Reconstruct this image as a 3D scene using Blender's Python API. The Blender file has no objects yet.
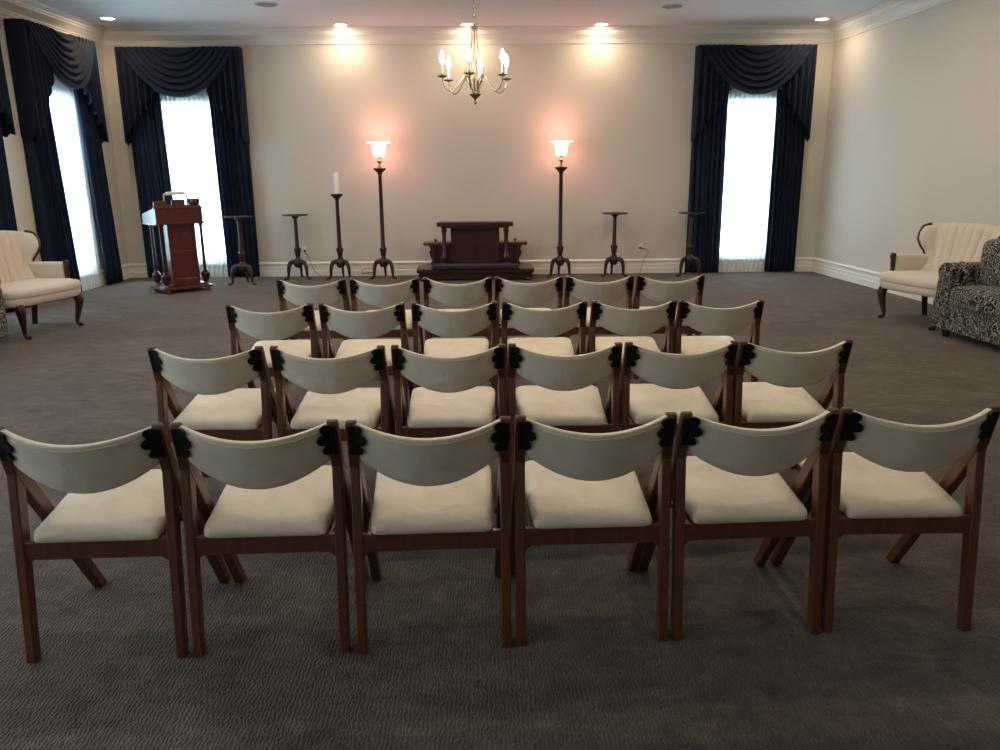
import bpy, bmesh, math, random
from math import sin, cos, pi, radians
from mathutils import Vector, Matrix

random.seed(7)
sc = bpy.context.scene
COL = sc.collection

# ------------------------------------------------------------------ camera
FPX = 775.0
TH, ROLL, YAW, CAMH = radians(14.47), radians(-0.4), radians(1.25), 1.52
cam_d = bpy.data.cameras.new('camera')
cam_d.sensor_width = 36.0
cam_d.lens = FPX * 36.0 / 1000.0
cam_d.clip_end = 200
cam = bpy.data.objects.new('camera', cam_d)
COL.objects.link(cam)
fwd = Vector((sin(YAW) * cos(TH), cos(YAW) * cos(TH), -sin(TH)))
r0 = Vector((cos(YAW), -sin(YAW), 0))
u0 = r0.cross(fwd)
rr = r0 * cos(ROLL) + u0 * sin(ROLL)
uu = u0 * cos(ROLL) - r0 * sin(ROLL)
mw = Matrix((rr, uu, -fwd)).transposed().to_4x4()
mw.translation = Vector((0, 0, CAMH))
cam.matrix_world = mw
sc.camera = cam

# ------------------------------------------------------------------ colour management, sky
sc.view_settings.view_transform = 'Standard'
sc.view_settings.look = 'None'
sc.view_settings.gamma = 1.0
sc.view_settings.use_curve_mapping = False
sc.view_settings.exposure = 0.3

SKY = 9.5
CAN_W = 8.0          # ceiling spots near the altar wall
CAN_ADDED_W = 18.5     # unseen spots added over the seating for brightness
BULB_W = 2.0
TORCH_W = 1.2

w = bpy.data.worlds.new('overcast_sky')
sc.world = w
w.use_nodes = True
bg = w.node_tree.nodes['Background']
bg.inputs[0].default_value = (0.66, 0.84, 1.0, 1)
bg.inputs[1].default_value = SKY

# ------------------------------------------------------------------ materials
def lin(r, g, b):
    f = lambda c: (c / 255 / 12.92) if c / 255 <= 0.04045 else ((c / 255 + 0.055) / 1.055) ** 2.4
    return (f(r), f(g), f(b), 1)

def mat(name, col, rough=0.6, metal=0.0, spec=None, sheen=0.0, coat=0.0):
    m = bpy.data.materials.new(name)
    m.use_nodes = True
    b = m.node_tree.nodes['Principled BSDF']
    b.inputs['Base Color'].default_value = col
    b.inputs['Roughness'].default_value = rough
    b.inputs['Metallic'].default_value = metal
    if spec is not None: b.inputs['Specular IOR Level'].default_value = spec
    if sheen: b.inputs['Sheen Weight'].default_value = sheen
    if coat: b.inputs['Coat Weight'].default_value = coat; b.inputs['Coat Roughness'].default_value = 0.15
    return m

def nodes(m):
    nt = m.node_tree
    return nt, nt.nodes, nt.links, nt.nodes['Principled BSDF']

def coords(nt, scale=(1, 1, 1), kind='Object'):
    tc = nt.nodes.new('ShaderNodeTexCoord')
    mp = nt.nodes.new('ShaderNodeMapping')
    mp.inputs['Scale'].default_value = scale
    nt.links.new(tc.outputs[kind], mp.inputs['Vector'])
    return mp.outputs[0]

def noise(nt, vec, scale, detail=4, rough=0.5, dist=0):
    n = nt.nodes.new('ShaderNodeTexNoise')
    n.inputs['Scale'].default_value = scale
    n.inputs['Detail'].default_value = detail
    n.inputs['Roughness'].default_value = rough
    n.inputs['Distortion'].default_value = dist
    nt.links.new(vec, n.inputs['Vector'])
    return n.outputs['Fac']

def ramp(nt, fac, stops):
    r = nt.nodes.new('ShaderNodeValToRGB')
    el = r.color_ramp.elements
    while len(el) < len(stops): el.new(0.5)
    for e, (p, c) in zip(el, stops):
        e.position = p; e.color = c
    nt.links.new(fac, r.inputs['Fac'])
    return r.outputs['Color']

def bump(nt, h, b, strength=0.3, dist=0.01):
    n = nt.nodes.new('ShaderNodeBump')
    n.inputs['Strength'].default_value = strength
    n.inputs['Distance'].default_value = dist
    nt.links.new(h, n.inputs['Height'])
    nt.links.new(n.outputs[0], b.inputs['Normal'])

def mixcol(nt, fac, a, b, mode='MIX'):
    n = nt.nodes.new('ShaderNodeMix')
    n.data_type = 'RGBA'; n.blend_type = mode
    for i, v in ((0, fac), (6, a), (7, b)):
        if hasattr(v, 'links'): nt.links.new(v, n.inputs[i])
        else: n.inputs[i].default_value = v
    return n.outputs[2]

def scaled(c, k): return (c[0] * k, c[1] * k, c[2] * k, 1)

def wood(name, c, rough=0.35, grain=(30, 30, 2.2), coat=0.3):
    m = mat(name, c, rough, coat=coat)
    nt, n, l, b = nodes(m)
    v = coords(nt, grain)
    f = noise(nt, v, 1.6, 6, 0.6, 0.6)
    l.new(ramp(nt, f, [(0.25, scaled(c, 0.55)), (0.5, c), (0.8, scaled(c, 1.5))]), b.inputs['Base Color'])
    bump(nt, f, b, 0.08, 0.004)
    return m

M = {}
M['walnut'] = wood('walnut_chair_wood', (0.092, 0.026, 0.010, 1), 0.40, coat=0.12)
M['mahogany'] = wood('dark_mahogany_wood', (0.036, 0.0055, 0.0050, 1), 0.3)
M['lectern_wood'] = wood('red_mahogany_wood', (0.088, 0.0135, 0.010, 1), 0.28, coat=0.5)
M['stand_wood'] = wood('near_black_mahogany', (0.032, 0.0075, 0.006, 1), 0.48, coat=0.05)

c = (0.68, 0.60, 0.475, 1)
m = mat('cream_vinyl', c, 0.42, spec=0.4)
nt, n, l, b = nodes(m)
v = coords(nt)
f = noise(nt, v, 7, 3, 0.5, 0.8)
l.new(ramp(nt, f, [(0.3, scaled(c, 0.9)), (0.7, scaled(c, 1.05))]), b.inputs['Base Color'])
bump(nt, f, b, 0.35, 0.02)
M['vinyl'] = m
M['piping'] = mat('cream_piping', (0.60, 0.50, 0.36, 1), 0.5)

m = mat('black_carved_trim', (0.004, 0.004, 0.004, 1), 0.6, spec=0.2)
nt, n, l, b = nodes(m)
bump(nt, noise(nt, coords(nt), 160, 3), b, 0.4, 0.004)
M['black'] = m

# walls: warm white paint with a faint roller texture
c = (0.62, 0.57, 0.49, 1)
m = mat('cream_wall_paint', c, 0.7, spec=0.25)
nt, n, l, b = nodes(m)
v = coords(nt)
bump(nt, noise(nt, v, 180, 3), b, 0.05, 0.002)
l.new(ramp(nt, noise(nt, v, 0.6, 3), [(0.3, scaled(c, 0.97)), (0.7, scaled(c, 1.02))]), b.inputs['Base Color'])
M['wall'] = m
M['ceiling'] = mat('ceiling_paint', (0.80, 0.79, 0.79, 1), 0.85, spec=0.15)
M['trim'] = mat('white_trim_paint', (0.74, 0.71, 0.65, 1), 0.4)
M['base'] = mat('white_baseboard_paint', (0.80, 0.76, 0.68, 1), 0.4)
M['white'] = mat('white_enamel', (0.75, 0.74, 0.72, 1), 0.4)
M['grille'] = mat('ceiling_speaker_grille', (0.26, 0.26, 0.27, 1), 0.7)

# carpet: short ribbed loop pile with soft vacuum marks and wear
m = mat('charcoal_loop_carpet', (0.08, 0.07, 0.06, 1), 0.95, spec=0.1, sheen=0.22)
nt, n, l, b = nodes(m)
b.inputs['Sheen Tint'].default_value = (1, .82, .70, 1)
v = coords(nt)
big = noise(nt, coords(nt, (0.55, 1.3, 1)), 1.3, 5, 0.6, 1.2)
mid = noise(nt, coords(nt, (1.8, 3.0, 1)), 2.4, 8, 0.68, 1.6)
small = noise(nt, v, 14, 6, 0.7, 0.6)
rib = n.new('ShaderNodeTexWave')
rib.wave_type = 'BANDS'; rib.bands_direction = 'X'; rib.wave_profile = 'SIN'
rib.inputs['Scale'].default_value = 24
rib.inputs['Distortion'].default_value = 7.5
rib.inputs['Detail'].default_value = 2.0
rib.inputs['Detail Scale'].default_value = 1.6
l.new(v, rib.inputs['Vector'])
fine = noise(nt, v, 120, 3, 0.7)
base = ramp(nt, big, [(0.34, (0.034, 0.028, 0.026, 1)), (0.50, (0.072, 0.060, 0.054, 1)), (0.70, (0.122, 0.104, 0.093, 1))])
base = mixcol(nt, 0.55, base, ramp(nt, mid, [(0.36, (0.036, 0.030, 0.027, 1)), (0.64, (0.120, 0.101, 0.090, 1))]))
base = mixcol(nt, 1.0, base, ramp(nt, small, [(0.32, (0.74, 0.74, 0.76, 1)), (0.68, (1.26, 1.25, 1.22, 1))]), 'MULTIPLY')
ribc = ramp(nt, rib.outputs['Fac'], [(0.0, (0.74, 0.74, 0.74, 1)), (0.55, (1.08, 1.08, 1.08, 1))])
base = mixcol(nt, 1.0, base, ribc, 'MULTIPLY')
base = mixcol(nt, 1.0, base, ramp(nt, fine, [(0.3, (0.72, 0.72, 0.72, 1)), (0.7, (1.25, 1.25, 1.25, 1))]), 'MULTIPLY')
l.new(base, b.inputs['Base Color'])
add = n.new('ShaderNodeMath'); add.operation = 'ADD'
l.new(rib.outputs['Fac'], add.inputs[0]); l.new(fine, add.inputs[1])
bump(nt, add.outputs[0], b, 0.5, 0.006)
M['carpet'] = m

# navy drapery, letting a little daylight through
def cloth(name, c, trans, tfac, rough=0.85, sheen=0.03):
    m = mat(name, c, rough, sheen=sheen, spec=0.2)
    nt, n, l, b = nodes(m)
    v = coords(nt)
    bump(nt, noise(nt, v, 220, 2), b, 0.2, 0.002)
    t = n.new('ShaderNodeBsdfTranslucent'); t.inputs[0].default_value = trans
    mx = n.new('ShaderNodeMixShader'); mx.inputs[0].default_value = tfac
    l.new(b.outputs[0], mx.inputs[1]); l.new(t.outputs[0], mx.inputs[2])
    l.new(mx.outputs[0], n['Material Output'].inputs['Surface'])
    return m
M['navy'] = cloth('navy_valance_cloth', (0.0085, 0.0145, 0.033, 1), (0.01, 0.03, 0.09, 1), 0.08)
M['navy_panel'] = cloth('navy_drape_cloth', (0.012, 0.021, 0.046, 1), (0.02, 0.10, 0.28, 1), 0.16)

m = bpy.data.materials.new('white_sheer'); m.use_nodes = True
nt = m.node_tree; n = nt.nodes; l = nt.links
n.remove(n['Principled BSDF'])
t = n.new('ShaderNodeBsdfTranslucent'); t.inputs[0].default_value = (0.84, 0.92, 0.94, 1)
d = n.new('ShaderNodeBsdfDiffuse'); d.inputs[0].default_value = (0.85, 0.88, 0.88, 1)
tr = n.new('ShaderNodeBsdfTransparent')
m1 = n.new('ShaderNodeMixShader'); m1.inputs[0].default_value = 0.35
m2 = n.new('ShaderNodeMixShader'); m2.inputs[0].default_value = 0.22
l.new(t.outputs[0], m1.inputs[1]); l.new(d.outputs[0], m1.inputs[2])
l.new(m1.outputs[0], m2.inputs[1]); l.new(tr.outputs[0], m2.inputs[2])
l.new(m2.outputs[0], n['Material Output'].inputs['Surface'])
M['sheer'] = m

m = bpy.data.materials.new('window_glass'); m.use_nodes = True
nt = m.node_tree; n = nt.nodes; l = nt.links
n.remove(n['Principled BSDF'])
tr = n.new('ShaderNodeBsdfTransparent'); tr.inputs[0].default_value = (0.93, 0.97, 0.97, 1)
g = n.new('ShaderNodeBsdfGlossy'); g.inputs['Roughness'].default_value = 0.02
mx = n.new('ShaderNodeMixShader'); mx.inputs[0].default_value = 0.05
l.new(tr.outputs[0], mx.inputs[1]); l.new(g.outputs[0], mx.inputs[2])
l.new(mx.outputs[0], n['Material Output'].inputs['Surface'])
M['glass'] = m

# settee cloth: pale pink beige
c = (0.62, 0.54, 0.445, 1)
m = mat('beige_settee_cloth', c, 0.85, sheen=0.3, spec=0.2)
nt, n, l, b = nodes(m)
bump(nt, noise(nt, coords(nt), 260, 3), b, 0.3, 0.002)
M['beige'] = m

# damask: charcoal ground with pale scrolling flowers
m = mat('black_floral_damask', (0.02, 0.02, 0.03, 1), 0.85, sheen=0.15, spec=0.2)
nt, n, l, b = nodes(m)
v = coords(nt)
nz = n.new('ShaderNodeTexNoise'); nz.inputs['Scale'].default_value = 9; nz.inputs['Detail'].default_value = 2
l.new(v, nz.inputs['Vector'])
vm = n.new('ShaderNodeVectorMath'); vm.operation = 'MULTIPLY_ADD'
l.new(nz.outputs['Color'], vm.inputs[0]); vm.inputs[1].default_value = (0.17, 0.17, 0.17); l.new(v, vm.inputs[2])
vo = n.new('ShaderNodeTexVoronoi'); vo.inputs['Scale'].default_value = 10; l.new(vm.outputs[0], vo.inputs['Vector'])
mul = n.new('ShaderNodeMath'); mul.operation = 'MULTIPLY'; mul.inputs[1].default_value = 30; l.new(vo.outputs['Distance'], mul.inputs[0])
sn = n.new('ShaderNodeMath'); sn.operation = 'SINE'; l.new(mul.outputs[0], sn.inputs[0])
fl = ramp(nt, noise(nt, vm.outputs[0], 40, 2), [(0.45, (0, 0, 0, 1)), (0.55, (1, 1, 1, 1))])
s2 = ramp(nt, sn.outputs[0], [(0.25, (0, 0, 0, 1)), (0.42, (1, 1, 1, 1))])
pat = mixcol(nt, 0.45, s2, fl)
l.new(ramp(nt, pat, [(0.50, (0.010, 0.010, 0.014, 1)), (0.66, (0.34, 0.31, 0.25, 1))]), b.inputs['Base Color'])
M['damask'] = m

M['brass'] = mat('antique_brass', (0.45, 0.32, 0.15, 1), 0.3, metal=1.0)
M['pewter'] = mat('aged_silver_metal', (0.30, 0.25, 0.19, 1), 0.35, metal=1.0)
M['candle'] = mat('ivory_wax', (0.80, 0.82, 0.78, 1), 0.5)
M['navy_pad'] = mat('navy_pad_vinyl', (0.010, 0.013, 0.024, 1), 0.4)
M['cord'] = mat('beige_cord_plastic', (0.12, 0.10, 0.08, 1), 0.5)
M['socket'] = mat('dark_socket_plastic', (0.05, 0.04, 0.035, 1), 0.5)

def emit(name, col, s):
    m = bpy.data.materials.new(name); m.use_nodes = True
    nt = m.node_tree; n = nt.nodes
    b = n['Principled BSDF']
    b.inputs['Base Color'].default_value = (0.8, 0.8, 0.8, 1)
    b.inputs['Emission Color'].default_value = col
    b.inputs['Emission Strength'].default_value = s
    return m
M['lens'] = emit('lit_downlight_lens', (1, 0.84, 0.62, 1), 14)
M['bulb'] = emit('lit_candle_bulb', (1, 0.86, 0.62, 1), 45)
M['shade'] = emit('lit_frosted_glass_shade', (1, 0.40, 0.34, 1), 11)

# ------------------------------------------------------------------ mesh helpers
class MB:
    def __init__(s): s.v = []; s.f = []
    def add(s, vs, fs):
        o = len(s.v); s.v += [tuple(p) for p in vs]; s.f += [tuple(i + o for i in f) for f in fs]; return s
    def box(s, x0, x1, y0, y1, z0, z1, mx=None):
        vs = [Vector((x, y, z)) for z in (z0, z1) for y in (y0, y1) for x in (x0, x1)]
        if mx: vs = [mx @ p for p in vs]
        return s.add(vs, [(0, 2, 3, 1), (4, 5, 7, 6), (0, 1, 5, 4), (2, 6, 7, 3), (0, 4, 6, 2), (1, 3, 7, 5)])
    def rbox(s, x0, x1, y0, y1, z0, z1, r=0.03, seg=4, mx=None, puff=0.0):
        bm = bmesh.new()
        bmesh.ops.create_cube(bm, size=1)
        sx, sy, sz = x1 - x0, y1 - y0, z1 - z0
        for p in bm.verts: p.co = Vector((p.co.x * sx, p.co.y * sy, p.co.z * sz))
        bmesh.ops.subdivide_edges(bm, edges=bm.edges[:], cuts=3, use_grid_fill=True)
        r = min(r, min(sx, sy, sz) * 0.49)
        hx, hy, hz = sx / 2, sy / 2, sz / 2
        bmesh.ops.subdivide_edges(bm, edges=bm.edges[:], cuts=2, use_grid_fill=True)
        for p in bm.verts:
            q = Vector((max(-hx + r, min(hx - r, p.co.x)), max(-hy + r, min(hy - r, p.co.y)), max(-hz + r, min(hz - r, p.co.z))))
            dd = p.co - q
            if dd.length > 1e-9: p.co = q + dd.normalized() * r
            if puff:
                k = max(0, 1 - (p.co.x / hx) ** 2) * max(0, 1 - (p.co.y / hy) ** 2) * max(0, 1 - (p.co.z / hz) ** 2)
                kx = max(0, 1 - (p.co.y / hy) ** 2) * max(0, 1 - (p.co.x / hx) ** 2)
                p.co.z += puff * kx * (1 if p.co.z > 0 else -0.2)
                ky = max(0, 1 - (p.co.z / hz) ** 2) * max(0, 1 - (p.co.x / hx) ** 2)
                p.co.y += puff * 0.6 * ky * (1 if p.co.y > 0 else -1)
        cx = Vector(((x0 + x1) / 2, (y0 + y1) / 2, (z0 + z1) / 2))
        bm.verts.index_update()
        vs = [p.co + cx for p in bm.verts]
        if mx: vs = [mx @ p for p in vs]
        s.add(vs, [tuple(q.index for q in f.verts) for f in bm.faces])
        bm.free(); return s
    def loft(s, rings, cap=True, closed=True):
        n = len(rings[0]); vs = [p for r in rings for p in r]; fs = []
        for i in range(len(rings) - 1):
            for j in range(n if closed else n - 1):
                k = (j + 1) % n
                fs.append((i * n + j, i * n + k, (i + 1) * n + k, (i + 1) * n + j))
        if cap and closed:
            fs.append(tuple(range(n))[::-1]); fs.append(tuple(range((len(rings) - 1) * n, len(rings) * n)))
        return s.add(vs, fs)
    def grid(s, fn, nu, nv):
        return s.loft([[fn(i / nu, j / nv) for i in range(nu + 1)] for j in range(nv + 1)], cap=False, closed=False)
    def lathe(s, prof, c=(0, 0, 0), n=24, cap=True):
        rings = [[Vector((c[0] + r * cos(2 * pi * k / n), c[1] + r * sin(2 * pi * k / n), c[2] + z)) for k in range(n)] for r, z in prof]
        return s.loft(rings, cap=cap)
    def tube(s, path, rad, n=8, flat=1.0, side=None):
        P = [Vector(p) for p in path]
        if not hasattr(rad, '__len__'): rad = [rad] * len(P)
        up = Vector((0, 0, 1)); rings = []; prev = None
        for i, p in enumerate(P):
            t = (P[min(i + 1, len(P) - 1)] - P[max(i - 1, 0)])
            if t.length < 1e-9: t = Vector((0, 0, 1))
            t.normalize()
            if prev is None:
                ref = side if side is not None else (Vector((1, 0, 0)) if abs(t.z) > 0.7 else up)
                a = (ref - t * ref.dot(t)).normalized()
            else:
                a = (prev - t * prev.dot(t)).normalized()
            prev = a; bb = t.cross(a)
            rings.append([p + (a * cos(2 * pi * k / n) + bb * sin(2 * pi * k / n) * flat) * rad[i] for k in range(n)])
        return s.loft(rings)
    def prism(s, poly, axis, a0, a1):
        # poly in the plane perpendicular to axis: 'x' -> (y,z), 'y' -> (x,z), 'z' -> (x,y)
        def P(p, a): return {'x': (a, p[0], p[1]), 'y': (p[0], a, p[1]), 'z': (p[0], p[1], a)}[axis]
        return s.loft([[Vector(P(p, a0)) for p in poly], [Vector(P(p, a1)) for p in poly]])
    def build(s, name, mt, parent=None, smooth=35, bevel=0, solid=0):
        me = bpy.data.meshes.new(name)
        me.from_pydata(s.v, [], s.f)
        bm = bmesh.new(); bm.from_mesh(me)
        bmesh.ops.remove_doubles(bm, verts=bm.verts[:], dist=1e-6)
        bmesh.ops.recalc_face_normals(bm, faces=bm.faces[:])
        bm.to_mesh(me); bm.free()
        me.materials.append(mt)
        if smooth:
            me.shade_smooth()
            me.set_sharp_from_angle(angle=radians(smooth))
        o = bpy.data.objects.new(name, me)
        COL.objects.link(o)
        if parent is not None: o.parent = parent
        if bevel:
            bv = o.modifiers.new('bevel', 'BEVEL'); bv.width = bevel; bv.segments = 2; bv.limit_method = 'ANGLE'; bv.angle_limit = radians(40)
        if solid:
            so = o.modifiers.new('solid', 'SOLIDIFY'); so.thickness = solid; so.offset = 0
        return o

def smoothpath(pts, per=6):
    P = [Vector(p) for p in pts]; out = []
    for i in range(len(P) - 1):
        a, b_, c_, d_ = P[max(i - 1, 0)], P[i], P[i + 1], P[min(i + 2, len(P) - 1)]
        for k in range(per):
            t = k / per
            out.append(0.5 * ((2 * b_) + (c_ - a) * t + (2 * a - 5 * b_ + 4 * c_ - d_) * t * t + (3 * b_ - a - 3 * c_ + d_) * t ** 3))
    out.append(P[-1]); return out

def interp(vals, n):
    m_ = len(vals) - 1
    out = []
    for i in range(n):
        t = i / (n - 1) * m_; k = min(int(t), m_ - 1); out.append(vals[k] + (vals[k + 1] - vals[k]) * (t - k))
    return out

def tag(o, label, cat, group=None, kind=None):
    o['label'] = label; o['category'] = cat
    if group: o['group'] = group
    if kind: o['kind'] = kind
    return o

def thing(name, loc, rz, label, cat, group=None):
    o = bpy.data.objects.new(name, None); COL.objects.link(o)
    o.empty_display_size = 0.1
    o.location = loc; o.rotation_euler = (0, 0, rz)
    return tag(o, label, cat, group)

def struct(o):
    o['kind'] = 'structure'; return o

def copy_tree(o, parent=None):
    kids = [k for k in KIDS(o)]
    c_ = o.copy(); COL.objects.link(c_); c_.parent = parent
    for k in kids: copy_tree(k, c_)
    return c_
def KIDS(o): return [k for k in bpy.data.objects if k.parent == o]

# ------------------------------------------------------------------ room shell
YB, YF, ZC = 12.27, -2.6, 3.6
def XR(y): return 5.27 + 0.025 * (YB - y)
def XL(y): return -(5.52 + 0.03 * (YB - y))
LB, LF = Vector((XL(YB), YB, 0)), Vector((XL(YF), YF, 0))
RB, RF = Vector((XR(YB), YB, 0)), Vector((XR(YF), YF, 0))

m = MB(); m.loft([[LF + Vector((-.3, -.3, z)), RF + Vector((.3, -.3, z)), RB + Vector((.3, .3, z)), LB + Vector((-.3, .3, z))] for z in (-0.1, 0)])
struct(m.build('floor', M['carpet'], smooth=0))
m = MB(); m.loft([[LF + Vector((-.3, -.3, z)), RF + Vector((.3, -.3, z)), RB + Vector((.3, .3, z)), LB + Vector((-.3, .3, z))] for z in (ZC, ZC + .1)])
struct(m.build('ceiling', M['ceiling'], smooth=0))

def frame_of(A, B):
    # local frame along a wall: x from A to B, y pointing into the room, z up, origin A on the floor
    t = (B - A); L = t.length; t.normalize()
    nrm = Vector((-t.y, t.x, 0))
    mx = Matrix((t, nrm, Vector((0, 0, 1)))).transposed().to_4x4(); mx.translation = A
    return mx, L
# walk the room so that left-hand normals point inwards
FR_right = frame_of(RF, RB)     # right wall
FR_back = frame_of(RB, LB)      # back wall: x runs from the right corner to the left corner
FR_left = frame_of(LB, LF)      # left wall: x runs towards the camera
FR_front = frame_of(LF, RF)

WZ0, WZ1, WHALF, WT = 0.24, 2.60, 0.47, 0.18
def wall(name, FR, wins, h=ZC):
    mx, L = FR
    m = MB(); x = -0.15
    for c_ in sorted(wins):
        m.box(x, c_ - WHALF, -WT, 0, 0, h, mx)
        m.box(c_ - WHALF, c_ + WHALF, -WT, 0, 0, WZ0, mx)
        m.box(c_ - WHALF, c_ + WHALF, -WT, 0, WZ1, h, mx)
        x = c_ + WHALF
    m.box(x, L + 0.15, -WT, 0, 0, h, mx)
    return struct(m.build(name, M['wall'], smooth=0))

back_wins = [RB.x - 4.07, RB.x + 4.355]
left_wins = [12.27 - 10.82, 12.27 - 8.64, 12.27 - 6.3, 12.27 - 4.1, 12.27 - 1.9, 12.27 + 0.3]
wall('wall_right', FR_right, [])
wall('wall_back', FR_back, back_wins)
wall('wall_left', FR_left, left_wins)
wall('wall_front', FR_front, [])

def moulding(name, FR, prof, mt):
    mx, L = FR
    ringA = [mx @ Vector((d, d, z)) for d, z in prof]
    ringB = [mx @ Vector((L - d, d, z)) for d, z in prof]
    return struct(MB().loft([ringA, ringB]).build(name, mt, smooth=25))
BASE = [(-.01, 0), (.026, 0), (.026, .085), (.020, .092), (.020, .135), (.015, .142), (.015, .178), (.026, .186), (.028, .200), (.018, .212), (.008, .222), (-.01, .222)]
CROWN = [(-.01, 3.39), (.018, 3.39), (.022, 3.412), (.034, 3.418), (.038, 3.438), (.058, 3.462), (.092, 3.490), (.118, 3.508), (.122, 3.526), (.138, 3.530), (.142, 3.552), (.180, 3.566), (.196, 3.582), (.20, 3.61), (-.01, 3.61)]
for nm, FR in (('right', FR_right), ('back', FR_back), ('left', FR_left), ('front', FR_front)):
    moulding('baseboard_' + nm, FR, BASE, M['base'])
    moulding('trim_' + nm, FR, CROWN, M['trim'])

# windows: frame, sash rails and glass, and the daylight that enters through each
wn = 0
def window(FR, c_):
    global wn
    wn += 1
    mx, L = FR
    m = MB()
    for a, b2 in ((c_ - WHALF, c_ - WHALF + .05), (c_ + WHALF - .05, c_ + WHALF)): m.box(a, b2, -.13, -.06, WZ0, WZ1, mx)
    for a, b2 in ((WZ0, WZ0 + .06), (WZ1 - .05, WZ1), (1.36, 1.42)): m.box(c_ - WHALF, c_ + WHALF, -.13, -.06, a, b2, mx)
    f_ = struct(m.build('window_%d' % wn, M['white'], smooth=0))
    g_ = MB().box(c_ - WHALF + .05, c_ + WHALF - .05, -.10, -.094, WZ0 + .05, WZ1 - .05, mx).build('pane', M['glass'], f_, smooth=0)
    ld = bpy.data.lights.new('daylight_portal', 'AREA')
    ld.shape = 'RECTANGLE'; ld.size = 2 * WHALF; ld.size_y = WZ1 - WZ0; ld.cycles.is_portal = True
    lo = bpy.data.objects.new('daylight_portal', ld); COL.objects.link(lo)
    nrm = (mx.to_3x3() @ Vector((0, 1, 0)))
    lo.matrix_world = Matrix.Translation(mx @ Vector((c_, -WT - .02, (WZ0 + WZ1) / 2))) @ nrm.to_track_quat('-Z', 'Y').to_matrix().to_4x4()
for c_ in back_wins: window(FR_back, c_)
for c_ in left_wins: window(FR_left, c_)

# ------------------------------------------------------------------ drapery
def drapes(FR, c_, label, W=1.74, seed=0, foot=0.0, near=False):
    mx, L = FR
    rnd = random.Random(seed)
    base = mx @ Vector((c_, 0, 0))
    ang = math.atan2(mx[1][0], mx[0][0])
    g = thing('window_drapes', base, ang, label, 'curtains', 'navy swagged window drapes')
    ZT, HW, IN = 3.335, W / 2, 0.385
    # valance board
    MB().box(-HW + .01, HW - .01, .0, .19, ZT - .02, ZT - .003).build('valance_board', M['navy'], g, smooth=0)
    # two pleated side panels
    for sgn in (-1, 1):
        x_out, x_in = sgn * (HW - .015), sgn * (IN - .02)
        n_pl = 7
        ph = rnd.random() * 6
        def fn(u, v, sgn=sgn, x_out=x_out, x_in=x_in, ph=ph):
            z = 0.012 + v * (ZT - .05)
            flare = 0.03 * (1 - v)
            x = x_out + (x_in - x_out) * u
            a = .040 * (0.75 + .25 * sin(3 * v + u * 9 + ph))
            y = .108 + a * sin(u * 2 * pi * n_pl + .35 * sin(2.2 * v + ph)) + .008 * sin(u * 2 * pi * 17 + v * 3)
            x += .012 * cos(u * 2 * pi * n_pl * 1.0 + ph)
            x += foot * (1 - v) * (u if (near and sgn > 0) else 1)
            if u < .1:      # the outer edge returns to the wall
                y = .012 + (y - .012) * (u / .1) ** .5; x = x_out + (x - x_out) * (u / .1)
            return Vector((x, y, z))
        MB().grid(fn, 90, 24).build('drape_panel', M['navy_panel'], g, smooth=60, solid=.004)
    # jabots (cascades) with a stepped zigzag hem, wrapping back to the wall
    for sgn in (-1, 1):
        XI = .37
        def fj(u, v, sgn=sgn):
            # u: 0 at the wall return, then across the front to the inner edge
            RET = .16
            if u < RET:
                y = .01 + (.195) * (u / RET); x = sgn * (HW + .012 * sin(u / RET * pi)); zb = 2.0 + .02 * sin(u / RET * 9)
                q = 0
            else:
                q = (u - RET) / (1 - RET)
                x = sgn * (HW - q * (HW - XI))
                amp = .032 * min(1, q * 8)
                y = .212 + amp * sin(q * 2 * pi * 5.5) + .01
                k = q * 5.5
                st = math.floor(k) + min(1, (k - math.floor(k)) * 2.2) ** 1.5
                zb = 1.995 + .70 * (st / 5.5) + .030 * sin(k * 2 * pi)
                y += .018 * (1 - v) * sin(q * 2 * pi * 5.5 + 1.2)
            zb = min(zb, ZT - .62)
            z = zb + (ZT - zb) * v
            return Vector((x, y, z))
        MB().grid(fj, 132, 20).build('jabot', M['navy'], g, smooth=60, solid=.004)
    # swag: nested catenary folds gathered at both top corners
    NF = 7.0
    def fs(u, v):
        s_ = 2 * u - 1
        a = HW * (.22 + .74 * v ** 0.85)
        dsag = .02 + .67 * v ** 0.95
        k = 1 - abs(s_) ** 2.15
        x = a * s_
        z = ZT - dsag * k - .004
        fold = abs(sin(pi * NF * v))
        y = .235 + .07 * k * (0.35 + .65 * v) + .060 * k ** .5 * (fold - .5)
        z += -.026 * k * fold
        return Vector((x, y, z))
    MB().grid(fs, 60, 112).build('swag', M['navy'], g, smooth=70, solid=.004)
    # dark top fill behind the first folds
    MB().box(-HW * .9, HW * .9, .185, .20, ZT - .32, ZT - .004).build('valance_backing', M['navy'], g, smooth=0)
    return g

def sheer(FR, c_, label):
    mx, L = FR
    base = mx @ Vector((c_, 0, 0)); ang = math.atan2(mx[1][0], mx[0][0])
    def fn(u, v):
        x = -.52 + 1.04 * u
        return Vector((x, .026 + .014 * sin(u * 2 * pi * 15) + .004 * sin(u * 61 + v * 2), .008 + v * 3.2))
    o = MB().grid(fn, 240, 6).build('sheer_curtain', M['sheer'], None, smooth=80)
    o.location = base; o.rotation_euler = (0, 0, ang)
    tag(o, label, 'sheer curtain', 'white sheer curtains')

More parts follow.
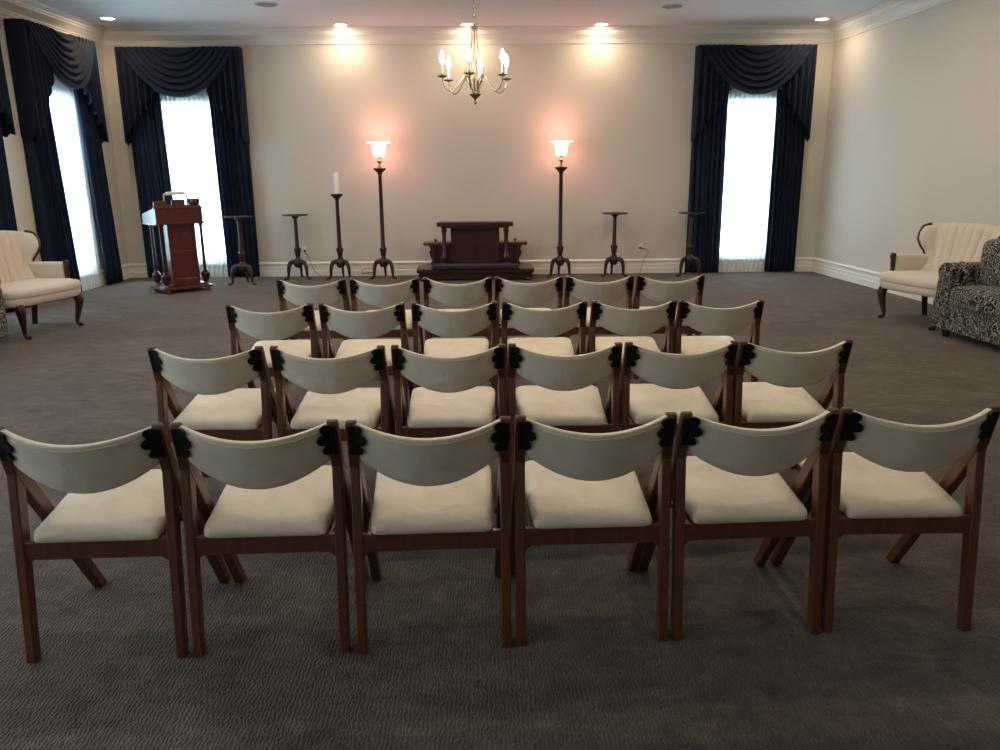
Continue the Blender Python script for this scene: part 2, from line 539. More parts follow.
drapes(FR_back, back_wins[1], 'navy swagged drapes around the back-wall window behind the lectern', 1.76, 1, -.05)
drapes(FR_back, back_wins[0], 'navy swagged drapes around the window at the right end of the back wall', 1.74, 2, -.03)
drapes(FR_left, left_wins[0], 'navy swagged drapes on the left wall nearest the room corner', 1.68, 3, -.20, True)
drapes(FR_left, left_wins[1], 'navy drapes behind the left cream settee, cut off by the photo edge', 1.70, 4)
sheer(FR_back, back_wins[1], 'bright white sheer curtain hanging directly behind the lectern')
sheer(FR_back, back_wins[0], 'bright white sheer curtain in the right-hand back window')
sheer(FR_left, left_wins[0], 'bright white sheer curtain in the left wall window beside the corner')
sheer(FR_left, left_wins[1], 'white sheer curtain in the left wall window behind the left settee')

# ------------------------------------------------------------------ folding chairs
def build_chair():
    g = thing('folding_chair', (0, 0, 0), 0, 'x', 'chair', 'cream and walnut folding chairs in four rows')
    A = .2375
    bend, top, foot = (.070, .635), (.020, .788), (.485, 0.0)
    for sgn in (-1, 1):
        # long member: front foot -> bend -> top post, one profile extruded across x
        d1 = Vector((bend[0] - foot[0], bend[1] - foot[1])).normalized(); n1 = Vector((d1.y, -d1.x))
        d2 = Vector((top[0] - bend[0], top[1] - bend[1])).normalized(); n2 = Vector((d2.y, -d2.x))
        nb = (n1 + n2).normalized()
        F, B_, T = Vector(foot), Vector(bend), Vector(top)
        hw0, hw1, hw2 = .019, .026, .016
        poly = [(foot[0] + .024, 0), tuple(B_ + nb * hw1 * 1.05), tuple(T + n2 * hw2 - d2 * .010), tuple(T + n2 * hw2 * .5 + d2 * .004), tuple(T - n2 * hw2 * .5 + d2 * .004), tuple(T - n2 * hw2 - d2 * .006), tuple(B_ - nb * hw1 * .9), (foot[0] - .024, 0)]
        xa, xb = sgn * A - .017, sgn * A + .017
        MB().prism(poly, 'x', xa, xb).build('front_leg', M['walnut'], g, smooth=30, bevel=.004)
        # rear leg
        poly = [(-.019, 0), (.017, 0), (.094, .600), (.070, .648), (.050, .640), (.044, .60), (.022, .40)]
        MB().prism(poly, 'x', sgn * A - .0155, sgn * A + .0155).build('rear_leg', M['walnut'], g, smooth=30, bevel=.004)
    # rear seat rail with small curved brackets at its ends
    xi = A - .012
    poly = [(-xi, .405), (xi, .405), (xi, .325), (xi - .012, .333), (xi - .026, .344), (-xi + .026, .344), (-xi + .012, .333), (-xi, .325)]
    MB().prism(poly, 'y', .026, .048).build('rear_rail', M['walnut'], g, smooth=30, bevel=.002)
    fr = MB()
    for sgn in (-1, 1): fr.loft([[Vector((sgn * x, .045, z)) for x, z in ((.185, .370), (.210, .370), (.210, .401), (.185, .401))],
                                 [Vector((sgn * x, .43, z)) for x, z in ((.185, .41), (.205, .41), (.205, .441), (.185, .441))]])
    fr.loft([[Vector((-.19, y, z)) for y, z in ((.41, .405), (.43, .405), (.43, .44), (.41, .44))], [Vector((.19, y, z)) for y, z in ((.41, .405), (.43, .405), (.43, .44), (.41, .44))]])
    fr.build('seat_frame', M['walnut'], g, smooth=30)
    # front stretcher where the legs cross the seat
    MB().tube([(-A + .01, .205, .395), (A - .01, .205, .395)], .011, 10).build('cross_bar', M['walnut'], g)
    # seat cushion: rounded trapezoid
    def outline(scale, n=10):
        corners = [(-.196, .022), (.196, .022), (.212, .455), (-.212, .455)]
        rad = [.028, .028, .05, .05]; pts = []
        for i in range(4):
            p = Vector(corners[i]); a = Vector(corners[i - 1]); b2 = Vector(corners[(i + 1) % 4]); r = rad[i]
            p0 = p + (a - p).normalized() * r; p1 = p + (b2 - p).normalized() * r
            for k in range(n):
                t = k / (n - 1); pts.append((p0 * (1 - t) ** 2 + p * 2 * t * (1 - t) + p1 * t * t))
        # extra points along the long edges
        out = []
        for i in range(len(pts)):
            out.append(pts[i])
            nx = pts[(i + 1) % len(pts)]
            if (nx - pts[i]).length > .1:
                for k in range(1, 10): out.append(pts[i].lerp(nx, k / 10))
        cen = Vector((0, .24)); off = scale
        res = []
        for q in out:
            d_ = q - cen
            sx = 1 - off / .205; sy = 1 - off / .215
            res.append(Vector((d_.x * sx, d_.y * sy)) + cen)
        return res
    rings = []
    for off, z in ((.02, .0), (.006, .001), (.0, .008), (.0, .024), (.003, .034), (.010, .041), (.022, .046), (.045, .050), (.09, .054), (.14, .056), (.19, .057)):
        rings.append([Vector((q.x, q.y, .400 + z + (q.y - .03) * .100)) for q in outline(off)])
    MB().loft(rings).build('seat', M['vinyl'], g, smooth=50)
    # back rest: curved pad
    HWX = A - .013
    def center(s_):
        k = 1 - s_ * s_
        zt = .786 - .038 * k; zb = .655 - .082 * k
        return zt, zb, k
    def lean(z): return top[0] + (bend[0] - top[0]) * (top[1] - z) / (top[1] - bend[1])
    rings = []; NS = 28
    for i in range(NS + 1):
        s_ = -1 + 2 * i / NS
        zt, zb, k = center(s_)
        ring = []
        zc, hh = (zt + zb) / 2, (zt - zb) / 2
        for j in range(24):
            a = 2 * pi * j / 24
            ca, sa = cos(a), sin(a)
            e = .32
            py = (abs(ca) ** e) * (1 if ca > 0 else -1) * .015
            pz = (abs(sa) ** e) * (1 if sa > 0 else -1) * hh
            z = zc + pz
            ring.append(Vector((s_ * HWX, lean(z) - .074 * k + py, z)))
        rings.append(ring)
    bk = MB().loft(rings).build('backrest', M['vinyl'], g, smooth=60)
    path = []
    for i in range(NS + 1):
        s_ = -.9 + 1.8 * i / NS
        zt, zb, k = center(s_); z = zt - .017
        path.append((s_ * HWX, lean(z) - .074 * k - .0153, z))
    MB().tube(path, .0016, 6).build('piping', M['piping'], bk)
    # black scalloped side trims on the rear of the posts
    for sgn in (-1, 1):
        pts = [(A + .008, .676), (A + .008, .778), (A - .004, .782)]
        for (cx_, cz_, r_, a0, a1) in ((A - .020, .767, .0150, 105, -100), (A - .028, .729, .0180, 100, -100), (A - .019, .691, .0145, 100, -130)):
            for k in range(9):
                t = radians(a0 + (a1 - a0) * k / 8)
                pts.append((cx_ - r_ * cos(t), cz_ + r_ * sin(t)))
        ringA, ringB = [], []
        for (x, z) in pts:
            s_ = min(1, x / HWX); k = max(0, 1 - s_ * s_)
            yb = lean(z) - .074 * k - .015
            ringA.append(Vector((sgn * x, yb - .0115, z))); ringB.append(Vector((sgn * x, yb + .003, z)))
        # fan triangulation about an inner point keeps the curved plate clean
        n_ = len(pts); cen = (A - .015, .726)
        s_ = cen[0] / HWX; k = 1 - s_ * s_; yb = lean(cen[1]) - .074 * k - .015
        mb = MB()
        vs = ringA + ringB + [Vector((sgn * cen[0], yb - .0145, cen[1])), Vector((sgn * cen[0], yb + .003, cen[1]))]
        fs = []
        for i in range(n_):
            j = (i + 1) % n_
            fs += [(i, j, n_ + j, n_ + i), (i, j, 2 * n_), (n_ + i, n_ + j, 2 * n_ + 1)]
        mb.add(vs, fs)
        mb.build('scalloped_trim', M['black'], g, smooth=40)
    return g

ROWS = [
    [(-1.236, 2.252), (-.706, 2.265), (-.172, 2.270), (.352, 2.292), (.878, 2.312), (1.400, 2.326)],
    [(-1.233, 3.365), (-.692, 3.352), (-.155, 3.350), (.366, 3.352), (.890, 3.358), (1.410, 3.362)],
    [(-1.262, 4.553), (-.719, 4.552), (-.170, 4.548), (.368, 4.546), (.902, 4.543), (1.424, 4.535)],
    [(-1.259, 5.690), (-.722, 5.693), (-.182, 5.700), (.345, 5.708), (.873, 5.715), (1.403, 5.718)]]
ROT = [[1.6, 1.2, 2.0, 1.3, 2.2, -0.4], [-1.6, -1.8, -.4, -.4, .2, .8], [1.6, -1, .4, .4, -1, -1], [-1.6, 1.2, 1.0, -.2, .4, 0]]
ROWN = ['nearest row', 'second row from the viewer', 'third row from the viewer', 'farthest row']
POSN = ['leftmost', 'second from left', 'third from left', 'third from right', 'second from right', 'rightmost']
proto = build_chair()
first = True
for r in range(4):
    for i, (x, y) in enumerate(ROWS[r]):
        o = proto if first else copy_tree(proto)
        first = False
        o.location = (x, y, 0); o.rotation_euler = (0, 0, radians(ROT[r][i]))
        o['label'] = 'cream padded walnut folding chair, %s in the %s' % (POSN[i], ROWN[r])

# ------------------------------------------------------------------ tripod stands, torchieres
def tripod_base(g, mt, rot=0.0, scale=1.0):
    for k in range(3):
        a = rot + k * 2 * pi / 3
        ca, sa = cos(a), sin(a)
        prof = [(.025, .235), (.075, .262), (.125, .245), (.152, .175), (.160, .09), (.172, .030), (.215, .013), (.238, .012)]
        rad = [.036, .036, .034, .029, .023, .019, .018, .012]
        pth = smoothpath([(p * ca * scale, p * sa * scale, z) for p, z in prof], 5)
        MB().tube(pth, interp(rad, len(pth)), 8, flat=.8).build('leg', mt, g)

def stem_profile(h, r=.030):
    return [(.03, .17), (.050, .18), (.064, .21), (.072, .25), (.066, .28), (.048, .30), (.046, .312), (.034, .320), (.030, .328), (.036, .350), (.046, .40), (.056, .445), (.052, .462), (.040, .468), (.036, .475), (r + .004, .49), (r, .53), (r * .86, h - .10), (r * .84, h - .07)]

def plant_stand(x, y, label, h=.965, rot=pi / 2, rad=.20):
    g = thing('pedestal_stand', (x, y, 0), 0, label, 'plant stand', 'round-topped mahogany pedestal stands')
    tripod_base(g, M['stand_wood'], rot)
    MB().lathe(stem_profile(h) + [(.034, h - .06), (.050, h - .045), (.054, h - .03), (.06, h - .022)], n=20).build('stem', M['stand_wood'], g)
    MB().lathe([(.0, h - .026), (.10, h - .024), (rad * .88, h - .020), (rad, h - .010), (rad, h - .002), (rad - .01, h), (rad - .02, h - .004), (0, h - .004)], n=40).build('tabletop', M['stand_wood'], g, smooth=40)
plant_stand(-3.475, 11.38, 'round-topped dark pedestal stand in front of the drapes beside the lectern', .975)
plant_stand(-2.80, 11.93, 'round-topped dark pedestal stand beside the left wall outlet', .968)
plant_stand(2.02, 11.93, 'round-topped dark pedestal stand between right torchiere and right wall outlet', .955)
plant_stand(3.17, 11.88, 'round-topped dark pedestal stand before the right back window drapes', .955)

def cap_profile(h):
    return [(.026, h - .10), (.034, h - .085), (.034, h - .07), (.052, h - .062), (.060, h - .045), (.084, h - .030), (.090, h - .018), (.088, h - .002), (.05, h), (0, h)]
g = thing('candle_stand', (-2.155, 11.9, 0), 0, 'tall dark wooden floor candlestick left of the torchieres', 'candlestick')
tripod_base(g, M['stand_wood'], pi / 2)
MB().lathe(stem_profile(1.265, .031)[:-2] + cap_profile(1.265), n=20).build('stem', M['stand_wood'], g)
o = MB().lathe([(0, 1.266), (.036, 1.266), (.036, 1.56), (.030, 1.57), (.004, 1.566), (.002, 1.585), (0, 1.586)], n=18).build('candle', M['candle'])
o.location = (-2.155, 11.9, 0)
tag(o, 'white pillar candle standing on the tall wooden candlestick', 'candle')

def torchiere(x, y, label):
    g = thing('torchiere_lamp', (x, y, 0), 0, label, 'floor lamp', 'mahogany torchiere lamps')
    tripod_base(g, M['stand_wood'], pi / 2)
    MB().lathe(stem_profile(1.632, .031)[:-2] + cap_profile(1.632), n=20).build('stem', M['stand_wood'], g)
    MB().lathe([(.0, 1.632), (.034, 1.632), (.034, 1.64), (.018, 1.65), (.018, 1.70), (.030, 1.712), (.034, 1.735), (.022, 1.75), (.020, 1.775), (.04, 1.785), (.04, 1.792), (0, 1.793)], n=18).build('brass_holder', M['brass'], g)
    pr = [(.045, 1.790), (.072, 1.800), (.082, 1.825), (.086, 1.87), (.094, 1.92), (.102, 1.960), (.112, 1.980), (.178, 1.992)]
    inn = [(r - .004, z + .002) for r, z in pr][::-1]
    MB().lathe(pr + inn, n=28).build('glass_shade', M['shade'], g, smooth=60)
    MB().lathe([(0, 1.80), (.014, 1.81), (.026, 1.85), (.026, 1.875), (.012, 1.90), (0, 1.902)], n=14).build('bulb', M['bulb'], g)
    ld = bpy.data.lights.new('torchiere_light', 'POINT'); ld.energy = TORCH_W; ld.color = (1, .30, .24); ld.shadow_soft_size = .05
    lo = bpy.data.objects.new('torchiere_light', ld); COL.objects.link(lo); lo.parent = g; lo.location = (0, 0, 2.01)
torchiere(-1.50, 11.9, 'lit torchiere lamp on dark pole, left of the kneeler')
torchiere(1.19, 11.9, 'lit torchiere lamp on dark pole, right of the kneeler')

# ------------------------------------------------------------------ kneeler with shelf
kx, ky = -.10, 11.78
g = thing('prayer_kneeler', (kx, ky, 0), 0, 'low dark mahogany prayer kneeler centred before the back wall', 'kneeler')
D = M['mahogany']
b_ = MB()
b_.rbox(-.87, .87, -.34, .36, .115, .195, .02)
b_.box(-.84, .84, -.28, .33, .03, .12)
b_.build('platform', D, g)
for sx in (-1, 1):
    for yy in (-.25, .28):
        MB().lathe([(0, 0), (.05, 0), (.058, .02), (.05, .04), (0, .04)], (sx * .78, yy, 0), 14).build('foot', D, g)
MB().rbox(-.635, .635, -.37, -.14, .175, .255, .02, puff=.004).build('kneeling_pad', M['navy_pad'], g)
b_ = MB()
b_.box(-.36, .36, -.05, -.02, .19, .775)
for a, b2, c1, c2 in ((-.36, -.31, .19, .775), (.31, .36, .19, .775), (-.36, .36, .19, .27), (-.36, .36, .72, .775)): b_.box(a, b2, -.062, -.02, c1, c2)
pn = b_.build('front_panel', D, g, smooth=0, bevel=.004)
b_ = MB(); b_.box(-.013, .013, -.064, -.045, .32, .68); b_.box(-.09, .09, -.064, -.045, .53, .556)
b_.build('carved_cross', D, pn, smooth=0, bevel=.004)
for sx in (-1, 1):
    MB().lathe([(.0, .195), (.05, .195), (.05, .225), (.036, .235), (.028, .26), (.046, .31), (.048, .35), (.030, .40), (.026, .43), (.030, .60), (.032, .70), (.045, .715), (.045, .735), (.034, .745), (.040, .785), (0, .785)], (sx * .46, -.13, 0), 18).build('column', D, g)
    # scrolled side support
    pts = [(0, .19), (.06, .19), (.08, .23), (.055, .28), (.085, .34), (.10, .40), (.075, .44), (.10, .49), (0, .49)]
    MB().prism([(sx * (.60 + x), z) for x, z in pts], 'y', .02, .27).build('scroll_support', D, g, smooth=0, bevel=.006)
    MB().lathe([(0, .545), (.018, .545), (.012, .56), (.022, .575), (.022, .59), (0, .60)], (sx * .60, .05, 0), 14).build('knob', D, g)
b_ = MB()
b_.rbox(-.565, .565, -.20, .04, .785, .855, .012); b_.box(-.50, .50, -.17, .02, .765, .805)
b_.build('top_slab', D, g, smooth=30)
b_ = MB(); b_.rbox(-.785, .785, -.0, .32, .495, .545, .012); b_.build('shelf', M['lectern_wood'], g)
b_ = MB(); b_.box(-.62, .62, .06, .10, .19, .50); b_.build('rear_panel', D, g, smooth=0)

# ------------------------------------------------------------------ lectern
g = thing('lectern', (-4.165, 10.80, 0), radians(42), 'red mahogany lectern with corner columns in front of the sheer window', 'lectern')
LW = M['lectern_wood']
hw, hd = .30, .27
b_ = MB(); b_.rbox(-.345, .335, -.265, .225, .045, .085, .008); b_.rbox(-.27, .27, -.20, .18, .082, .115, .008); b_.build('base', LW, g)
for sx in (-1, 1):
    for sy in (-1, 1):
        MB().lathe([(0, 0), (.025, 0), (.04, .02), (.036, .046), (0, .046)], (sx * .27, -.02 + sy * .20, 0), 14).build('foot', LW, g)
        MB().lathe([(0, .083), (.042, .083), (.030, .10), (.026, .115), (.042, .15), (.056, .20), (.058, .235), (.046, .25), (.036, .256), (.040, .266), (.022, .28), (.021, .50), (.019, .88), (.032, .90), (.034, .925), (0, .925)], (sx * .27, -.03 + sy * .165, 0), 18).build('column', M['mahogany'], g)
b_ = MB()
b_.box(-.185, .185, -.20, -.06, .10, .93)
for a, b2, c1, c2 in ((-.185, -.14, .10, .93), (.14, .185, .10, .93), (-.14, .14, .10, .19), (-.14, .14, .50, .56), (-.14, .14, .86, .93)): b_.box(a, b2, -.215, -.20, c1, c2)
b_.build('body', LW, g, smooth=0, bevel=.006)
# desk: sides flare, top slopes down towards the speaker (+y)
b_ = MB()
sec = [(-.265, .925), (.20, .925), (.24, 1.00), (.21, 1.05), (-.255, 1.135), (-.265, 1.13)]
b_.prism(sec, 'x', -.31, .31)
b_.rbox(-.33, .33, -.285, .225, .912, .937, .006)
b_.rbox(-.325, .325, -.28, -.22, 1.118, 1.142, .006)
b_.build('desk', LW, g, smooth=30, bevel=.003).location.x = -.03
b_ = MB()
b_.rbox(-.31, -.145, -.245, -.215, 1.14, 1.222, .006)
b_.rbox(-.075, .10, -.245, -.215, 1.14, 1.235, .006)
b_.rbox(-.31, .31, -.240, -.220, 1.135, 1.165, .006)
b_.build('top_gallery', LW, g, smooth=30).location.x = -.03
MB().lathe([(0, 1.14), (.06, 1.14), (.05, 1.155), (.066, 1.17), (.074, 1.19), (.076, 1.225), (.068, 1.245), (0, 1.25)], (.235, -.21, 0), 20).build('finial', LW, g).location.x = -.03
pth = smoothpath([(-.155, -.205, 1.135), (-.155, -.205, 1.26), (-.15, -.205, 1.295), (-.12, -.205, 1.31), (0.06, -.205, 1.318), (.12, -.205, 1.312), (.145, -.205, 1.29), (.15, -.205, 1.25), (.15, -.205, 1.135)], 5)
lamp = MB().tube(pth, .011, 10).build('reading_lamp', M['brass'], g)
lamp.location.x = -.03
MB().tube([(-.12, -.205, 1.312), (.11, -.205, 1.320)], [.022, .022], 12).build('lamp_tube', M['white'], lamp)

# ------------------------------------------------------------------ channel-back settees
def settee(x, y, rz, label):
    g = thing('wingback_settee', (x, y, 0), rz, label, 'settee', 'cream channel-back settees')
    C, Wd = M['beige'], M['stand_wood']
    def oval(hx, hy, y0, bow, z, n=48, e=.38):
        ring = []
        for k in range(n):
            a = 2 * pi * k / n; ca, sa = cos(a), sin(a)
            px = abs(ca) ** e * (1 if ca > 0 else -1) * hx; py = abs(sa) ** e * (1 if sa > 0 else -1) * hy
            if py < 0: py -= bow * (1 - (px / hx) ** 2)
            ring.append(Vector((px, y0 + py, z)))
        return ring
    MB().loft([oval(.50, .31, .0, .04, .325), oval(.51, .32, .0, .045, .34), oval(.515, .322, .0, .045, .400), oval(.51, .318, .0, .045, .407)]).build('seat_frame', C, g, smooth=50)
    MB().loft([oval(.48, .30, .0, .045, .403), oval(.515, .325, .0, .05, .413), oval(.52, .33, .0, .05, .445), oval(.51, .32, .0, .05, .475), oval(.45, .26, .0, .04, .493), oval(.28, .14, .0, .03, .503), oval(.1, .05, 0, .01, .505)]).build('seat_cushion', C, g, smooth=60)
    NU, NV = 96, 22
    def edge(u, v):
        s_ = 2 * u - 1; a = abs(s_)
        x_ = s_ * (.36 + .15 * v)
        wg = max(0, (a - .66) / .34); wg = wg * wg * (3 - 2 * wg)
        sh = [.62, .50, .34, .30, .45, .80, 1.0, .95, .72][min(8, int(v * 8))]
        t = v * 8 - int(v * 8); nx = [.62, .50, .34, .30, .45, .80, 1.0, .95, .72][min(8, int(v * 8) + 1)]
        sh = sh + (nx - sh) * t
        yb = .24 + .13 * v - wg * .17 * sh
        ztop = .98 + .03 * cos(s_ * pi / 2) - .03 * a ** 6
        z = .45 + (ztop - .45) * v
        return s_, x_, yb, z
    def ff(u, v):
        s_, x_, yb, z = edge(u, v)
        return Vector((x_, yb - .026 * abs(sin(pi * 4.5 * (s_ + 1))) ** .6 * min(1, (1 - v) * 9 + .15), z))
    def bb(u, v):
        s_, x_, yb, z = edge(u, v)
        return Vector((x_ * 1.01, yb + .06 - .035 * max(0, abs(s_) - .6) / .4, z + .0))
    rings = []
    for j in range(NV + 1):
        v = j / NV
        rings.append([ff(i / NU, v) for i in range(NU + 1)] + [bb(i / 24, v) for i in range(24, -1, -1)])
    bk = MB().loft(rings).build('channelled_back', C, g, smooth=70)
    for sx in (-1, 1):
        u = 1.0 if sx > 0 else 0.0
        pth = []
        for k in range(15):
            s_, x_, yb, z = edge(u, .34 + .66 * k / 14); pth.append((x_ * 1.015, yb + .0, z))
        s_, x_, yb, z = edge(u, 1.0)
        for du in (.03, .06):
            uu_ = u - sx * du; q = edge(uu_, 1.0); pth.append((q[1], q[2] + .01, q[3] + .008))
        MB().tube(smoothpath(pth, 2), .0185, 8).build('wing_trim', Wd, g)
        arm = MB()
        tw = Matrix.Translation((sx * .425, .075, 0)) @ Matrix.Rotation(sx * radians(10), 4, 'Z')
        arm.rbox(-.04, .04, -.20, .20, .42, .665, .03, mx=tw)
        arm.build('arm', C, g, smooth=60)
        pr = [(-.155, .42), (-.125, .42), (-.125, .665), (-.14, .685), (-.168, .682), (-.176, .650), (-.162, .60), (-.155, .52)]
        MB().prism(pr, 'x', sx * .458 - .02, sx * .458 + .02).build('arm_post', Wd, g, smooth=40, bevel=.004)
        pth = smoothpath([(sx * .38, -.27, .345), (sx * .39, -.30, .28), (sx * .375, -.29, .17), (sx * .355, -.275, .06), (sx * .355, -.30, .022), (sx * .355, -.33, .014)], 5)
        MB().tube(pth, interp([.048, .046, .032, .020, .025, .018], len(pth)), 10).build('front_leg', Wd, g)
        MB().tube([(sx * .40, .25, .345), (sx * .40, .30, .0)], [.045, .034], 4).build('rear_leg', Wd, g, smooth=0)
    return g
settee(4.66, 7.86, radians(-77), 'cream channel-back wingback settee against the right wall beside the damask sofa')
settee(-4.64, 7.91, radians(77), 'cream channel-back wingback settee on the left side of the room')

# ------------------------------------------------------------------ damask sofas
def sofa(x, y, rz, label):
    g = thing('damask_sofa', (x, y, 0), rz, label, 'sofa', 'black and cream floral damask sofas')
    F = M['damask']; HWs = .78
    b_ = MB(); b_.rbox(-HWs, HWs, -.385, .36, .075, .31, .02); b_.build('base', F, g, smooth=50)
    for sx in (-1, 1):
        MB().rbox(min(0, sx * .605), max(0, sx * .605), -.40, .20, .295, .495, .05, puff=.02).build('seat_cushion', F, g, smooth=60)
        MB().rbox(min(sx * .005, sx * .66), max(sx * .005, sx * .66), -.12, .20, .47, .92, .08, puff=.02).build('back_cushion', F, g, smooth=60)
        pts = []
        for k in range(15):
            t = radians(-40 + 260 * k / 14)
            pts.append((.685 + .098 * cos(t), .61 + .092 * sin(t)))
        pts += [(.605, .52), (.605, .09), (.775, .09), (.775, .52)]
        MB().prism([(sx * a, z) for a, z in pts], 'y', -.405, .33).build('arm', F, g, smooth=50, bevel=.012)
        for sy in (-1, 1):
            MB().lathe([(0, 0), (.028, 0), (.036, .04), (.04, .085), (0, .085)], (sx * .68, sy * .31, 0), 12).build('foot', M['stand_wood'], g)
    MB().rbox(-.66, .66, .20, .38, .25, .86, .05).build('back', F, g, smooth=60)
    return g
sofa(4.77, 6.50, radians(-86), 'black and cream floral damask sofa against the right wall')
sofa(-4.915, 6.53, radians(86), 'black and cream floral damask sofa at the left photo edge')

# ------------------------------------------------------------------ ceiling fixtures
def can(x, y, p, label=None):
    g = thing('recessed_downlight', (x, y, ZC), 0, label or 'lit recessed round ceiling downlight', 'ceiling light', 'recessed ceiling downlights')
    MB().lathe([(.085, .0), (.105, .0), (.105, -.006), (.098, -.010), (.085, -.008), (.085, 0)], n=28, cap=False).build('trim_ring', M['white'], g)
    MB().lathe([(0, -.001), (.086, -.001), (.086, -.004), (0, -.006)], n=28).build('lens', M['lens'], g)
    ld = bpy.data.lights.new('downlight', 'AREA'); ld.shape = 'DISK'; ld.size = .15; ld.energy = p; ld.color = (1, .79, .56)
    lo = bpy.data.objects.new('downlight', ld); COL.objects.link(lo); lo.parent = g; lo.location = (0, 0, -.012)
can(-5.00, 11.42, CAN_W, 'small lit downlight in the ceiling above the left back corner')
can(-1.965, 11.93, CAN_W, 'small lit downlight near the back wall, left of the chandelier')
can(-.17, 11.93, CAN_W, 'small lit downlight seen right behind the chandelier chain')
can(1.75, 11.95, CAN_W, 'small lit downlight near the back wall, right of the chandelier')
can(4.78, 11.60, CAN_W, 'small lit downlight in the ceiling above the right back corner')
k = 0
for yy, pw in ((8.6, 1.0), (5.0, 1.0), (1.5, .32)):  # out-of-view downlights, added to brighten the chairs and foreground
    for xx in (-3.6, -1.2, 1.2, 3.6):
        can(xx, yy, CAN_ADDED_W * pw, 'added unseen downlight in the ceiling over the seating')

for x, y, lb in ((-2.65, 10.56, 'round grey ceiling speaker left of the chandelier'), (2.47, 10.73, 'round grey ceiling speaker right of the chandelier')):
    g = thing('ceiling_speaker', (x, y, ZC), 0, lb, 'speaker', 'round ceiling speakers')
    MB().lathe([(.135, 0), (.152, 0), (.150, -.008), (.135, -.010), (.135, 0)], n=32, cap=False).build('rim', M['white'], g)
    MB().lathe([(0, -.001), (.136, -.001), (.136, -.006), (0, -.012)], n=32).build('grille', M['grille'], g)

# ------------------------------------------------------------------ chandelier
g = thing('chandelier', (-.042, 7.0, 0), radians(-8), 'small lit six-arm candle chandelier hanging on a chain', 'chandelier')
PW = M['pewter']
MB().lathe([(0, 3.6), (.06, 3.6), (.06, 3.585), (.03, 3.57), (.012, 3.55), (0, 3.55)], n=20).build('canopy', PW, g)
ch = MB(); z = 3.56; k = 0
while z > 2.745:
    a = 0 if k % 2 == 0 else pi / 2
    ring = [(.011 * cos(t) * cos(a), .011 * cos(t) * sin(a), z - .02 + .02 * sin(t)) for t in [2 * pi * i / 12 for i in range(13)]]
    ch.tube(ring, .0028, 5); z -= .033; k += 1
ch.build('chain', PW, g)
MB().lathe([(0, 2.75), (.008, 2.745), (.010, 2.73), (.03, 2.722), (.034, 2.715), (.012, 2.705), (.010, 2.68), (0, 2.68)], n=16).build('top_collar', PW, g)
MB().lathe([(0, 2.10), (.010, 2.11), (.014, 2.125), (.007, 2.135), (.012, 2.15), (.045, 2.178), (.050, 2.188), (.03, 2.195), (.012, 2.21), (0, 2.215)], n=18).build('finial', PW, g)
R6 = .292
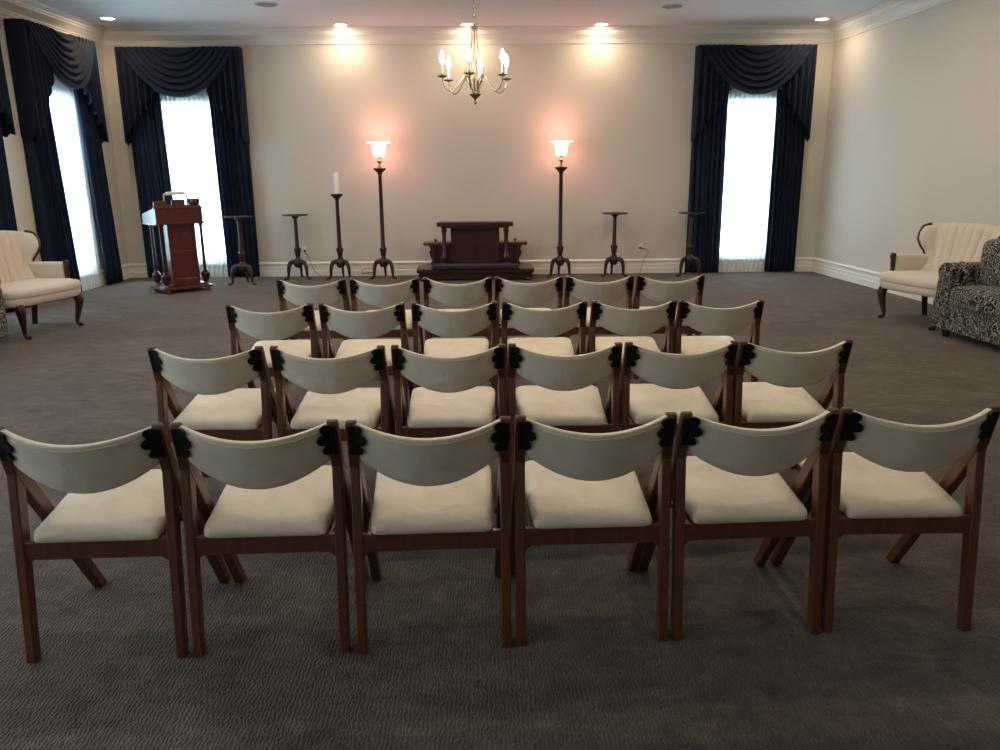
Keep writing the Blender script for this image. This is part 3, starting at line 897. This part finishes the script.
for k in range(6):
    a = k * pi / 3 + pi / 6
    ca, sa = cos(a), sin(a)
    def P(r_, z_): return (r_ * ca, r_ * sa, z_)
    pth = smoothpath([P(.024, 2.715), P(.026, 2.60), P(.045, 2.50), P(.088, 2.41), P(.095, 2.34), P(.062, 2.28), P(.022, 2.22), P(.014, 2.185)], 5)
    MB().tube(pth, .0042, 6).build('cage_wire', PW, g)
    pth = smoothpath([P(.02, 2.20), P(.045, 2.30), P(.085, 2.335), P(.12, 2.30), P(.17, 2.235), P(.215, 2.205), P(.255, 2.22), P(.282, 2.26), P(R6, 2.315)], 5)
    arm = MB().tube(pth, .0055, 6).build('arm', PW, g)
    MB().lathe([(.006, 2.308), (.038, 2.318), (.042, 2.324), (.012, 2.326), (.012, 2.34), (0, 2.34)], (R6 * ca, R6 * sa, 0), 16).build('drip_cup', PW, arm)
    MB().lathe([(0, 2.33), (.011, 2.33), (.011, 2.415), (0, 2.416)], (R6 * ca, R6 * sa, 0), 12).build('candle_sleeve', M['candle'], arm)
    MB().lathe([(0, 2.415), (.009, 2.42), (.019, 2.45), (.017, 2.475), (.008, 2.505), (0, 2.525)], (R6 * ca, R6 * sa, 0), 12).build('bulb', M['bulb'], arm)
    ld = bpy.data.lights.new('candle_bulb_light', 'POINT'); ld.energy = BULB_W; ld.color = (1, .78, .52); ld.shadow_soft_size = .03
    lo = bpy.data.objects.new('candle_bulb_light', ld); COL.objects.link(lo); lo.parent = g; lo.location = (R6 * ca, R6 * sa, 2.56)

# ------------------------------------------------------------------ outlets and cords
for x, z, lb, pts in (
    (-2.763, .41, 'white wall outlet with dark plug by the left pedestal stand', [(-2.755, 12.235, .40), (-2.72, 12.17, .36), (-2.66, 12.14, .22), (-2.58, 12.12, .07), (-2.45, 12.08, .008), (-2.2, 12.02, .006)]),
    (2.488, .41, 'white wall outlet with plugged cord on the right side', [(2.495, 12.235, .40), (2.56, 12.17, .38), (2.60, 12.15, .33), (2.54, 12.14, .25), (2.50, 12.13, .12), (2.44, 12.08, .008), (2.2, 11.98, .006)])):
    g = thing('wall_outlet', (x, YB, z), 0, lb, 'outlet', 'wall outlets')
    MB().rbox(-.036, .036, -.008, 0, -.058, .058, .006).build('cover_plate', M['white'], g)
    side = 'left' if x < 0 else 'right'
    o = thing('power_cord', (0, 0, 0), 0, 'thin beige power cord plugged into the %s wall outlet' % side, 'cord', 'power cords')
    MB().tube(smoothpath(pts, 6), .0045, 6).build('cable', M['cord'], o)
    MB().rbox(x - .016, x + .016, 12.225, 12.262, z - .026, z + .004, .006).build('plug', M['socket'], o)
pts = []
for k in range(40):
    t = k / 39 * 4 * pi
    pts.append((-1.78 + .10 * cos(t) + .012 * k / 39, 12.10 + .06 * sin(t), .02 + .035 * (1 + sin(t * .5 + 1)) + .04 * max(0, sin(t))))
pts += [(-1.66, 12.05, .02), (-1.56, 11.95, .008), (-1.5, 11.93, .008)]
o = MB().tube(smoothpath(pts, 2), .004, 6).build('coiled_cord', M['cord'])
tag(o, 'loosely coiled thin cord on the carpet beside the left torchiere', 'cord')
